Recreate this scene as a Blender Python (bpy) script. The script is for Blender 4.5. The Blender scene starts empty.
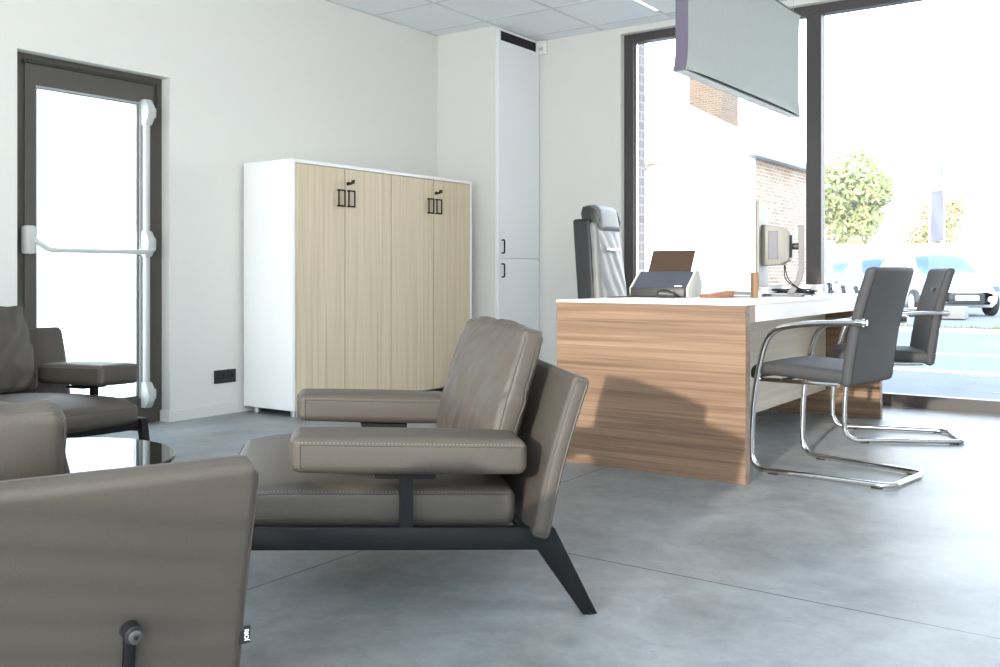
import bpy, bmesh, math, random
from mathutils import Vector, Matrix, noise
random.seed(7)
R = math.radians
PI = math.pi
sc = bpy.context.scene
col = sc.collection

# ------------------------------------------------------------------ materials
def s2l(c):
    return tuple(((v/255)/12.92 if v/255 <= .04045 else ((v/255+.055)/1.055)**2.4) for v in c) + (1,)

def new_mat(name):
    m = bpy.data.materials.new(name); m.use_nodes = True
    nt = m.node_tree
    return m, nt, nt.nodes['Principled BSDF']

def mat(name, rgb, rough=.5, metal=0., spec=.5, bump=0., bscale=200., var=0., vscale=3., coat=0.):
    m, nt, b = new_mat(name)
    c = s2l(rgb)
    b.inputs['Base Color'].default_value = c
    b.inputs['Roughness'].default_value = rough
    b.inputs['Metallic'].default_value = metal
    b.inputs['Specular IOR Level'].default_value = spec
    b.inputs['Coat Weight'].default_value = coat
    tc = nt.nodes.new('ShaderNodeTexCoord')
    if bump:
        n = nt.nodes.new('ShaderNodeTexNoise'); n.inputs['Scale'].default_value = bscale; n.inputs['Detail'].default_value = 3
        nt.links.new(tc.outputs['Object'], n.inputs['Vector'])
        bp = nt.nodes.new('ShaderNodeBump'); bp.inputs['Strength'].default_value = bump; bp.inputs['Distance'].default_value = .002
        nt.links.new(n.outputs['Fac'], bp.inputs['Height']); nt.links.new(bp.outputs['Normal'], b.inputs['Normal'])
    if var:
        n2 = nt.nodes.new('ShaderNodeTexNoise'); n2.inputs['Scale'].default_value = vscale; n2.inputs['Detail'].default_value = 5
        nt.links.new(tc.outputs['Object'], n2.inputs['Vector'])
        mp = nt.nodes.new('ShaderNodeMapRange'); mp.inputs['To Min'].default_value = 1-var; mp.inputs['To Max'].default_value = 1+var
        nt.links.new(n2.outputs['Fac'], mp.inputs['Value'])
        mx = nt.nodes.new('ShaderNodeMix'); mx.data_type = 'RGBA'; mx.blend_type = 'MULTIPLY'; mx.inputs['Factor'].default_value = 1
        mx.inputs[6].default_value = c
        nt.links.new(mp.outputs['Result'], mx.inputs[7]); nt.links.new(mx.outputs[2], b.inputs['Base Color'])
    return m

def wood(name, dark, mid, light, scale, rough=.42, fine=.5):
    """grain: noise stretched by `scale` (small number = along the grain)"""
    m, nt, b = new_mat(name)
    tc = nt.nodes.new('ShaderNodeTexCoord')
    mpn = nt.nodes.new('ShaderNodeMapping'); mpn.inputs['Scale'].default_value = scale
    nt.links.new(tc.outputs['Object'], mpn.inputs['Vector'])
    n1 = nt.nodes.new('ShaderNodeTexNoise'); n1.inputs['Scale'].default_value = 1.; n1.inputs['Detail'].default_value = 6; n1.inputs['Roughness'].default_value = .6; n1.inputs['Distortion'].default_value = .6
    nt.links.new(mpn.outputs['Vector'], n1.inputs['Vector'])
    mp2 = nt.nodes.new('ShaderNodeMapping'); mp2.inputs['Scale'].default_value = tuple(s*5 if s > 5 else s*1.5 for s in scale)
    nt.links.new(tc.outputs['Object'], mp2.inputs['Vector'])
    n2 = nt.nodes.new('ShaderNodeTexNoise'); n2.inputs['Scale'].default_value = 1.; n2.inputs['Detail'].default_value = 3
    nt.links.new(mp2.outputs['Vector'], n2.inputs['Vector'])
    mx = nt.nodes.new('ShaderNodeMix'); mx.inputs['Factor'].default_value = fine*.6
    nt.links.new(n1.outputs['Fac'], mx.inputs[2]); nt.links.new(n2.outputs['Fac'], mx.inputs[3])
    cr = nt.nodes.new('ShaderNodeValToRGB')
    cr.color_ramp.elements[0].position = .33; cr.color_ramp.elements[0].color = s2l(dark)
    cr.color_ramp.elements[1].position = .68; cr.color_ramp.elements[1].color = s2l(light)
    e = cr.color_ramp.elements.new(.5); e.color = s2l(mid)
    nt.links.new(mx.outputs[0], cr.inputs['Fac']); nt.links.new(cr.outputs['Color'], b.inputs['Base Color'])
    b.inputs['Roughness'].default_value = rough
    return m

def concrete():
    m, nt, b = new_mat('polished_concrete')
    tc = nt.nodes.new('ShaderNodeTexCoord')
    def nz(s, d, rgh=.6, dist=0., sc3=(1, 1, 1)):
        mp = nt.nodes.new('ShaderNodeMapping'); mp.inputs['Scale'].default_value = sc3
        nt.links.new(tc.outputs['Object'], mp.inputs['Vector'])
        n = nt.nodes.new('ShaderNodeTexNoise'); n.inputs['Scale'].default_value = s; n.inputs['Detail'].default_value = d
        n.inputs['Roughness'].default_value = rgh; n.inputs['Distortion'].default_value = dist
        nt.links.new(mp.outputs['Vector'], n.inputs['Vector']); return n
    a = nz(1.3, 8, .62, .8); f = nz(9, 8, .7, .3); st = nz(14, 6, .75, 1.2, (1, 2.5, 1))
    mx = nt.nodes.new('ShaderNodeMix'); mx.inputs['Factor'].default_value = .38
    nt.links.new(a.outputs['Fac'], mx.inputs[2]); nt.links.new(f.outputs['Fac'], mx.inputs[3])
    cr = nt.nodes.new('ShaderNodeValToRGB')
    cr.color_ramp.elements[0].position = .36; cr.color_ramp.elements[0].color = s2l((104, 107, 108))
    cr.color_ramp.elements[1].position = .66; cr.color_ramp.elements[1].color = s2l((158, 161, 162))
    nt.links.new(mx.outputs[0], cr.inputs['Fac'])
    # darker scuffs
    cr2 = nt.nodes.new('ShaderNodeValToRGB')
    cr2.color_ramp.elements[0].position = .30; cr2.color_ramp.elements[0].color = (.72, .72, .71, 1)
    cr2.color_ramp.elements[1].position = .42; cr2.color_ramp.elements[1].color = (1, 1, 1, 1)
    nt.links.new(st.outputs['Fac'], cr2.inputs['Fac'])
    mm = nt.nodes.new('ShaderNodeMix'); mm.data_type = 'RGBA'; mm.blend_type = 'MULTIPLY'; mm.inputs['Factor'].default_value = .8
    nt.links.new(cr.outputs['Color'], mm.inputs[6]); nt.links.new(cr2.outputs['Color'], mm.inputs[7])
    # saw cut joints at X=-2.106 and Y=2.57 (every 5 m)
    sx = nt.nodes.new('ShaderNodeSeparateXYZ'); nt.links.new(tc.outputs['Object'], sx.inputs[0])
    def joint(out, pos):
        w = nt.nodes.new('ShaderNodeMath'); w.operation = 'SUBTRACT'; w.inputs[1].default_value = pos
        nt.links.new(out, w.inputs[0])
        ab = nt.nodes.new('ShaderNodeMath'); ab.operation = 'PINGPONG'; ab.inputs[1].default_value = 2.5
        nt.links.new(w.outputs[0], ab.inputs[0])
        lt = nt.nodes.new('ShaderNodeMath'); lt.operation = 'LESS_THAN'; lt.inputs[1].default_value = .003
        nt.links.new(ab.outputs[0], lt.inputs[0]); return lt
    j1 = joint(sx.outputs[0], -2.106); j2 = joint(sx.outputs[1], 2.57)
    mxx = nt.nodes.new('ShaderNodeMath'); mxx.operation = 'MAXIMUM'
    nt.links.new(j1.outputs[0], mxx.inputs[0]); nt.links.new(j2.outputs[0], mxx.inputs[1])
    mj = nt.nodes.new('ShaderNodeMix'); mj.data_type = 'RGBA'
    nt.links.new(mxx.outputs[0], mj.inputs['Factor']); nt.links.new(mm.outputs[2], mj.inputs[6]); mj.inputs[7].default_value = s2l((62, 60, 58))
    nt.links.new(mj.outputs[2], b.inputs['Base Color'])
    rr = nt.nodes.new('ShaderNodeMapRange'); rr.inputs['To Min'].default_value = .33; rr.inputs['To Max'].default_value = .54
    nt.links.new(f.outputs['Fac'], rr.inputs['Value']); nt.links.new(rr.outputs['Result'], b.inputs['Roughness'])
    bp = nt.nodes.new('ShaderNodeBump'); bp.inputs['Strength'].default_value = .12; bp.inputs['Distance'].default_value = .004
    nt.links.new(f.outputs['Fac'], bp.inputs['Height']); nt.links.new(bp.outputs['Normal'], b.inputs['Normal'])
    b.inputs['Specular IOR Level'].default_value = .3
    return m

def brick(name, c1, c2, mortar, scale=1.):
    m, nt, b = new_mat(name)
    tc = nt.nodes.new('ShaderNodeTexCoord')
    sx = nt.nodes.new('ShaderNodeSeparateXYZ'); nt.links.new(tc.outputs['Object'], sx.inputs[0])
    ad = nt.nodes.new('ShaderNodeMath'); ad.operation = 'ADD'
    nt.links.new(sx.outputs[0], ad.inputs[0]); nt.links.new(sx.outputs[1], ad.inputs[1])
    cb = nt.nodes.new('ShaderNodeCombineXYZ'); nt.links.new(ad.outputs[0], cb.inputs[0]); nt.links.new(sx.outputs[2], cb.inputs[1])
    t = nt.nodes.new('ShaderNodeTexBrick'); t.inputs['Scale'].default_value = scale
    t.inputs['Brick Width'].default_value = .22; t.inputs['Row Height'].default_value = .075; t.inputs['Mortar Size'].default_value = .008
    t.inputs['Color1'].default_value = s2l(c1); t.inputs['Color2'].default_value = s2l(c2); t.inputs['Mortar'].default_value = s2l(mortar)
    nt.links.new(cb.outputs[0], t.inputs['Vector']); nt.links.new(t.outputs['Color'], b.inputs['Base Color'])
    b.inputs['Roughness'].default_value = .9
    return m

def glass_mat(name, tint=(1, 1, 1), ior=1.5, boost=1.):
    m = bpy.data.materials.new(name); m.use_nodes = True
    nt = m.node_tree; nt.nodes.clear()
    o = nt.nodes.new('ShaderNodeOutputMaterial'); t = nt.nodes.new('ShaderNodeBsdfTransparent'); g = nt.nodes.new('ShaderNodeBsdfGlossy')
    f = nt.nodes.new('ShaderNodeFresnel'); f.inputs['IOR'].default_value = ior
    mx = nt.nodes.new('ShaderNodeMixShader')
    t.inputs['Color'].default_value = (*tint, 1); g.inputs['Roughness'].default_value = 0.; g.inputs['Color'].default_value = (boost, boost, boost, 1)
    nt.links.new(f.outputs[0], mx.inputs[0]); nt.links.new(t.outputs[0], mx.inputs[1]); nt.links.new(g.outputs[0], mx.inputs[2])
    nt.links.new(mx.outputs[0], o.inputs[0])
    return m

def emit(name, rgb, s):
    m = bpy.data.materials.new(name); m.use_nodes = True
    nt = m.node_tree; nt.nodes.clear()
    o = nt.nodes.new('ShaderNodeOutputMaterial'); e = nt.nodes.new('ShaderNodeEmission')
    e.inputs[0].default_value = (*rgb, 1); e.inputs[1].default_value = s
    nt.links.new(e.outputs[0], o.inputs[0]); return m

def frosted(name, c=.93, mixf=.75):
    m = bpy.data.materials.new(name); m.use_nodes = True
    nt = m.node_tree; nt.nodes.clear()
    o = nt.nodes.new('ShaderNodeOutputMaterial'); t = nt.nodes.new('ShaderNodeBsdfTransparent'); r = nt.nodes.new('ShaderNodeBsdfTranslucent')
    r.inputs['Color'].default_value = (c, c, c*.99, 1)
    mx = nt.nodes.new('ShaderNodeMixShader'); mx.inputs[0].default_value = mixf
    nt.links.new(t.outputs[0], mx.inputs[1]); nt.links.new(r.outputs[0], mx.inputs[2]); nt.links.new(mx.outputs[0], o.inputs[0])
    return m
M = {}
M['frost'] = frosted('frosted_glass')
M['fill_frost'] = frosted('fill_pane_glass', .5, 1.)  # for the unseen diffusing pane added behind the camera
M['paint'] = mat('wall_paint', (230, 229, 223), .85, bump=.05, bscale=120)
M['ceil'] = mat('ceiling_tile', (240, 244, 246), .9, bump=.15, bscale=300)
M['grid'] = mat('ceiling_grid', (216, 220, 222), .6)
M['lamw'] = mat('white_laminate', (246, 245, 242), .4)
M['lamc'] = mat('cool_white_lacquer', (240, 243, 244), .3)
M['black'] = mat('black_metal', (16, 16, 17), .55, .0, .25, bump=.1, bscale=400)
M['blackp'] = mat('black_plastic', (26, 26, 27), .5)
M['vent'] = mat('vent_black', (14, 14, 14), .8)
M['leather'] = mat('taupe_leather', (75, 69, 62), .52, spec=.4, bump=.35, bscale=420, var=.05, vscale=5)
M['piping'] = mat('leather_seam', (74, 68, 63), .6)
M['stitch'] = mat('pale_stitch', (122, 114, 104), .7)
M['bolt'] = mat('dark_bolt', (96, 95, 92), .35, .8)
M['leaderk'] = mat('charcoal_leather', (62, 62, 64), .5, bump=.3, bscale=500)
M['chairk'] = mat('dark_grey_fabric', (60, 60, 62), .7, bump=.4, bscale=900)
M['exec'] = mat('grey_leather', (122, 123, 121), .42, bump=.25, bscale=400)
M['chrome'] = mat('chrome', (225, 225, 226), .12, 1.)
M['alu'] = mat('brushed_aluminium', (190, 191, 190), .35, .9)
M['silver'] = mat('silver_paint', (200, 201, 197), .5, .1)
M['frame'] = mat('anthracite_frame', (86, 82, 75), .42, .15, bump=.15, bscale=250)
M['wframe'] = mat('window_frame_brown', (76, 72, 71), .45, .15)
M['walnut'] = wood('walnut_veneer', (92, 71, 54), (124, 99, 78), (148, 122, 100), (.9, 20, 42))
M['walnut2'] = wood('walnut_veneer_edge', (118, 97, 78), (140, 118, 98), (160, 138, 118), (26, 26, 1.5))
M['oak'] = wood('pale_oak_veneer', (198, 180, 149), (213, 196, 165), (224, 209, 181), (40, 40, .8), .5)
M['acacia'] = wood('limed_oak_veneer', (196, 186, 166), (208, 199, 181), (219, 211, 195), (30, .8, 30), .5)
M['felt'] = mat('grey_green_felt', (182, 188, 183), .95, bump=.5, bscale=700, var=.04, vscale=30)
M['feltd'] = mat('mauve_felt_edge', (112, 104, 120), .9)
M['diff'] = mat('opal_diffuser', (236, 236, 232), .5)
M['concrete'] = concrete()
M['glass'] = glass_mat('clear_glass')
M['tint'] = glass_mat('smoked_glass', (.30, .32, .33), 1.7)
M['acryl'] = glass_mat('clear_acrylic', (.86, .88, .9), 1.5)
M['grey'] = mat('grey_plastic', (150, 150, 148), .45)
M['pale'] = mat('pale_grey_plastic', (206, 205, 198), .5)
M['stand'] = mat('stand_grey', (98, 98, 100), .45)
M['mon'] = mat('monitor_grey', (128, 127, 120), .5)
M['scan'] = mat('slate_plastic', (68, 72, 84), .4)
M['scand'] = mat('dark_grey_plastic', (48, 47, 46), .45)
M['chute'] = mat('bronze_paper_chute', (62, 47, 36), .4)
M['tan'] = mat('tan_leather', (146, 104, 78), .5)
M['pine'] = wood('small_oak', (112, 86, 62), (132, 104, 78), (150, 120, 92), (10, 10, 2))
M['asphalt'] = mat('asphalt', (92, 93, 96), .9, bump=.3, bscale=60, var=.08, vscale=4)
M['terrace'] = mat('pale_terrace_concrete', (214, 211, 204), .9, bump=.2, bscale=40, var=.05, vscale=6)
M['pave'] = mat('pavement', (84, 84, 86), .9, bump=.2, bscale=40, var=.1, vscale=6)
M['kerb'] = mat('kerb_stone', (118, 115, 108), .9)
M['line'] = mat('road_paint', (225, 225, 222), .8)
M['grass'] = mat('verge_grass', (120, 122, 70), .95, var=.2, vscale=20)
M['render'] = mat('white_render', (244, 240, 232), .9)
M['brick'] = brick('pale_brick', (140, 118, 98), (112, 92, 76), (160, 152, 142))
M['brickd'] = brick('tan_brick', (104, 82, 62), (88, 68, 52), (120, 112, 100))
M['brickg'] = brick('grey_brick', (132, 120, 116), (118, 106, 102), (150, 145, 140))
M['zinc'] = mat('zinc', (140, 146, 152), .5, .4)
M['car'] = mat('white_car_paint', (236, 236, 236), .25, coat=.6)
M['carw'] = mat('car_window', (60, 74, 92), .1)
M['tyre'] = mat('tyre_rubber', (36, 36, 38), .8)
M['leaf'] = mat('leaf_green', (132, 142, 86), .6)
M['leaf2'] = mat('leaf_yellow', (172, 154, 106), .6)
M['bark'] = mat('bark', (104, 90, 74), .9)
M['banner'] = mat('violet_banner', (96, 96, 160), .8)
M['green'] = mat('green_signal', (70, 140, 110), .5)
M['text'] = mat('white_print', (235, 235, 235), .6)

# ------------------------------------------------------------------ object helpers
def tag(o, label=None, cat=None, group=None, kind=None):
    if label: o['label'] = label
    if cat: o['category'] = cat
    if group: o['group'] = group
    if kind: o['kind'] = kind
    return o

def empty(name, loc=(0, 0, 0), rz=0.):
    o = bpy.data.objects.new(name, None); col.objects.link(o)
    o.location = loc; o.rotation_euler = (0, 0, rz); o.empty_display_size = .1
    return o

def copy_tree(o, parent=None):
    c = o.copy(); col.objects.link(c)
    if parent: c.parent = parent
    for ch in list(o.children): copy_tree(ch, c)
    return c

class MB:
    def __init__(self): self.bm = bmesh.new()
    def box(self, x0, x1, y0, y1, z0, z1, bev=0., seg=2, mtx=None):
        r = bmesh.ops.create_cube(self.bm, size=1.)
        vs = r['verts']
        for v in vs:
            v.co = Vector(((x0+x1)/2+v.co.x*(x1-x0), (y0+y1)/2+v.co.y*(y1-y0), (z0+z1)/2+v.co.z*(z1-z0)))
        if bev:
            es = list({e for v in vs for e in v.link_edges})
            r2 = bmesh.ops.bevel(self.bm, geom=es, offset=bev, segments=seg, affect='EDGES', profile=.5)
            vs = [v for v in r2['verts']] + [v for v in vs if v.is_valid]
            vs = list(set(vs))
        if mtx:
            for v in vs: v.co = mtx @ v.co
        return self
    def prism(self, pts, axis, a, b, bev=0., seg=2):
        """polygon pts in the plane across `axis`, extruded a..b. axis 'y': pts=(x,z); 'z': (x,y); 'x': (y,z)"""
        def P(p, t):
            return Vector((p[0], t, p[1])) if axis == 'y' else Vector((p[0], p[1], t)) if axis == 'z' else Vector((t, p[0], p[1]))
        va = [self.bm.verts.new(P(p, a)) for p in pts]; vb = [self.bm.verts.new(P(p, b)) for p in pts]
        n = len(pts)
        fs = [self.bm.faces.new(va), self.bm.faces.new(vb[::-1])]
        for i in range(n): fs.append(self.bm.faces.new((va[i], vb[i], vb[(i+1) % n], va[(i+1) % n])))
        bmesh.ops.recalc_face_normals(self.bm, faces=fs)
        if bev:
            es = list({e for f in fs for e in f.edges})
            bmesh.ops.bevel(self.bm, geom=es, offset=bev, segments=seg, affect='EDGES', profile=.5)
        return self
    def tube(self, pts, r, n=10, cap=True, flat=1., closed=False):
        pts = [Vector(p) for p in pts]; k = len(pts)
        rs = r if isinstance(r, (list, tuple)) else [r]*k
        rings = []; up = None
        for i, p in enumerate(pts):
            if closed: d = (pts[(i+1) % k]-pts[i-1]).normalized()
            else: d = (pts[min(i+1, k-1)]-pts[max(i-1, 0)]).normalized()
            if up is None:
                up = Vector((0, 0, 1)) if abs(d.z) < .9 else Vector((0, 1, 0))
            a = d.cross(up)
            if a.length < 1e-5: a = d.orthogonal()
            a.normalize(); bb = a.cross(d).normalized(); up = bb
            rings.append([self.bm.verts.new(p+a*rs[i]*math.cos(2*PI*j/n)+bb*rs[i]*flat*math.sin(2*PI*j/n)) for j in range(n)])
        m = k if closed else k-1
        for i in range(m):
            A, B = rings[i], rings[(i+1) % k]
            for j in range(n): self.bm.faces.new((A[j], A[(j+1) % n], B[(j+1) % n], B[j]))
        if cap and not closed:
            self.bm.faces.new(rings[0][::-1]); self.bm.faces.new(rings[-1])
        return self
    def cyl(self, c, r, h, axis='z', n=24, r2=None, bev=0.):
        r2 = r if r2 is None else r2
        c = Vector(c); A = []; B = []
        for j in range(n):
            a = 2*PI*j/n; u, v = math.cos(a), math.sin(a)
            def pt(rr, t):
                return c+(Vector((rr*u, rr*v, t)) if axis == 'z' else Vector((t, rr*u, rr*v)) if axis == 'x' else Vector((rr*v, t, rr*u)))
            A.append(pt(r, 0)); B.append(pt(r2, h))
        A = [self.bm.verts.new(p) for p in A]; B = [self.bm.verts.new(p) for p in B]
        f0 = self.bm.faces.new(A[::-1]); f1 = self.bm.faces.new(B)
        for j in range(n): self.bm.faces.new((A[j], A[(j+1) % n], B[(j+1) % n], B[j]))
        if bev:
            es = list(set(f0.edges) | set(f1.edges))
            bmesh.ops.bevel(self.bm, geom=es, offset=bev, segments=2, affect='EDGES', profile=.5)
        return self
    def lathe(self, c, prof, n=32):
        c = Vector(c); rings = []
        for r, z in prof:
            if r < 1e-5: rings.append([self.bm.verts.new(c+Vector((0, 0, z)))])
            else: rings.append([self.bm.verts.new(c+Vector((r*math.cos(2*PI*j/n), r*math.sin(2*PI*j/n), z))) for j in range(n)])
        for A, B in zip(rings, rings[1:]):
            for j in range(n):
                k = (j+1) % n
                if len(A) == 1: self.bm.faces.new((A[0], B[k], B[j]))
                elif len(B) == 1: self.bm.faces.new((A[j], A[k], B[0]))
                else: self.bm.faces.new((A[j], A[k], B[k], B[j]))
        return self
    def grid(self, f, nu, nv):
        V = [[self.bm.verts.new(f(i/nu, j/nv)) for j in range(nv+1)] for i in range(nu+1)]
        for i in range(nu):
            for j in range(nv): self.bm.faces.new((V[i][j], V[i+1][j], V[i+1][j+1], V[i][j+1]))
        return self
    def build(self, name, m, parent=None, smooth=True, ang=35, loc=None):
        bmesh.ops.remove_doubles(self.bm, verts=self.bm.verts, dist=1e-6)
        bmesh.ops.recalc_face_normals(self.bm, faces=self.bm.faces)
        if smooth:
            for f in self.bm.faces: f.smooth = True
            for e in self.bm.edges:
                if len(e.link_faces) == 2 and e.calc_face_angle(0) > R(ang): e.smooth = False
        if loc:
            L = Vector(loc)
            for v in self.bm.verts: v.co -= L
        me = bpy.data.meshes.new(name); self.bm.to_mesh(me); self.bm.free()
        for mm in (m if isinstance(m, list) else [m]): me.materials.append(mm)
        o = bpy.data.objects.new(name, me); col.objects.link(o)
        if loc: o.location = loc
        if parent: o.parent = parent
        return o

class Soft:
    """rounded, padded box: sz full sizes, r edge radius, puff bulge per axis, fn(p,n,q) final deformation"""
    def __init__(self, sz, r, puff=(0, 0, 0), fn=None, pw=.8):
        self.a = Vector(sz)*.5; self.r = r; self.puff = puff; self.fn = fn; self.pw = pw
    def at(self, q):
        a, r = self.a, self.r
        p = Vector((q[i]*a[i] for i in range(3)))
        inn = Vector((max(-(a[i]-r), min(a[i]-r, p[i])) for i in range(3)))
        off = p-inn
        n = off.normalized() if off.length > 1e-9 else Vector((0, 0, 1))
        s = inn+n*r
        for k in range(3):
            u, v = [s[i]/a[i] for i in range(3) if i != k]
            w = (max(0, 1-u*u)*max(0, 1-v*v))**self.pw
            s[k] += n[k]*self.puff[k]*w
        return self.fn(s, n, q) if self.fn else s
    def samp(self, k, n):
        e = min(.49, self.r/self.a[k])
        edge = [-1+e*t for t in (0, .12, .3, .55, .8)]
        mid = [-1+e+(2-2*e)*i/n for i in range(n+1)]
        return edge+mid+[-x for x in edge[::-1]]
    def mb(self, n=(10, 10, 10)):
        mb = MB()
        for k in range(3):
            i, j = [x for x in range(3) if x != k]
            U, V = self.samp(i, n[i]), self.samp(j, n[j])
            for s in (-1, 1):
                g = []
                for u in U:
                    row = []
                    for v in V:
                        q = [0, 0, 0]; q[k] = s; q[i] = u; q[j] = v
                        row.append(mb.bm.verts.new(self.at(q)))
                    g.append(row)
                for x in range(len(U)-1):
                    for y in range(len(V)-1):
                        mb.bm.faces.new((g[x][y], g[x+1][y], g[x+1][y+1], g[x][y+1]))
        bmesh.ops.remove_doubles(mb.bm, verts=mb.bm.verts, dist=1e-5)
        return mb
    def line(self, qa, qb, n=24):
        qa, qb = Vector(qa), Vector(qb)
        return [self.at(qa.lerp(qb, t/n)) for t in range(n+1)]

def bez(pts, rad, n=6):
    """polyline with rounded corners"""
    P = [Vector(p) for p in pts]; out = [P[0]]
    for i in range(1, len(P)-1):
        a, b, c = P[i-1], P[i], P[i+1]
        rr = rad[i] if isinstance(rad, (list, tuple)) else rad
        la, lc = (a-b).length, (c-b).length
        r1 = min(rr, la*.49); r2 = min(rr, lc*.49)
        p0 = b+(a-b).normalized()*r1; p2 = b+(c-b).normalized()*r2
        for t in range(n+1):
            t /= n; out.append(p0*(1-t)**2+b*2*t*(1-t)+p2*t*t)
    out.append(P[-1]); return out

def struct(o): o['kind'] = 'structure'; return o

def quad_wall(name, rects, m):
    mb = MB()
    for r in rects: mb.box(*r)
    return struct(mb.build(name, m, smooth=False))

CZ = 2.786; WX = -4.85; BY = 6.59; RX = 2.4; FY = -.85
# ------------------------------------------------------------------ room shell
quad_wall('floor', [(-5.15, RX+.2, FY-.2, 6.78, -.12, 0.)], M['concrete'])
quad_wall('ceiling', [(-5.15, RX+.2, FY-.2, 6.9, CZ, CZ+.15)], M['ceil'])
mb = MB()
x = -4.27
while x < RX:
    mb.box(x-.012, x+.012, FY, BY, CZ-.003, CZ+.01); x += .6
y = 6.425
while y > FY:
    mb.box(WX, RX, y-.012, y+.012, CZ-.0032, CZ+.01); y -= .6
mb.box(WX, WX+.02, FY, 5.98, CZ-.004, CZ+.01); mb.box(-4.28, RX, BY-.02, BY, CZ-.004, CZ+.01)
struct(mb.build('ceiling_trim', M['grid'], smooth=False))
# left wall with the door opening
DY0, DY1, DZ = 2.566, 3.477, 2.033
quad_wall('wall_left', [(-5.05, WX, FY-.2, DY0, 0, CZ), (-5.05, WX, DY1, 6.8, 0, CZ), (-5.05, WX, DY0, DY1, DZ, CZ)], M['paint'])
# back wall, window opening from X=-3.52 to the right
WZ = 2.735
quad_wall('wall_back', [(-5.05, -3.52, BY, 6.76, 0, CZ), (-3.52, 1.6, BY, 6.76, WZ, CZ), (1.6, RX+.2, BY, 6.76, 0, CZ)], M['paint'])
quad_wall('wall_right', [(RX, RX+.2, FY-.2, BY, 0, CZ)], M['paint'])
# wall behind the viewpoint: broad windows, sun comes through; left one added for fill
quad_wall('wall_front', [(-5.05, -4.75, FY-.2, FY, 0, CZ), (-2.25, -2.05, FY-.2, FY, 0, CZ), (-4.75, -2.25, FY-.2, FY, 2.74, CZ), (-4.75, -2.25, FY-.2, FY, 0, .1),
                         (2.2, RX+.2, FY-.2, FY, 0, CZ), (-2.05, 2.2, FY-.2, FY, 2.74, CZ)], M['paint'])
win2 = struct(empty('window_2', (0, FY-.1, 0)))
m = MB()
for k in range(20):
    z = .06+k*.048
    m.box(-2.04, 2.19, -.024, .024, -.0008, .0008, mtx=Matrix.Translation((0, 0, z)) @ Matrix.Rotation(R(27), 4, 'X'))
b_ = m.build('blind_slats', M['pale'], win2, False); b_['kind'] = 'stuff'
MB().box(-4.75, -2.25, -.006, .0, .1, 2.74).build('added_fill_pane', M['fill_frost'], win2, False)  # unseen pane, added to spread soft fill over the left of the room
# boxed corner: wall part and its side
quad_wall('wall_boxing', [(WX, -4.282, 5.98, BY, 0, CZ)], M['paint'])
quad_wall('baseboard_left', [(WX, WX+.012, DY1+.005, 5.98, 0, .064), (-4.93, WX+.012, DY1-.012, DY1+.004, 0, .066), (WX, WX+.012, FY, DY0, 0, .064)], M['paint'])

# tall built-in cupboard on the side of the boxing: two doors, vent
cup = empty('built_in_cupboard', (-4.282, 6.285, 0))
tag(cup, 'tall white built-in cupboard with two doors and black vent in the corner', 'cupboard')
MB().box(0, .006, -.297, .297, 0, CZ-.006).build('carcass', M['lamw'], cup, False)
for (z0, z1, nm, hz) in ((.995, 2.765, 'door', 1.085), (.06, .988, 'door', .9)):
    d = MB().box(.006, .02, -.283, .293, z0, z1, .002, 1).build(nm, M['lamc'], cup, False)
    MB().tube(bez([(.02, -.24, hz-.05), (.045, -.24, hz-.05), (.045, -.24, hz+.05), (.02, -.24, hz+.05)], .008, 3), .006, 8).build('handle', M['black'], d)
MB().box(.019, .0215, -.255, .238, 2.682, 2.754).build('vent', M['vent'], cup, False)

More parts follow.
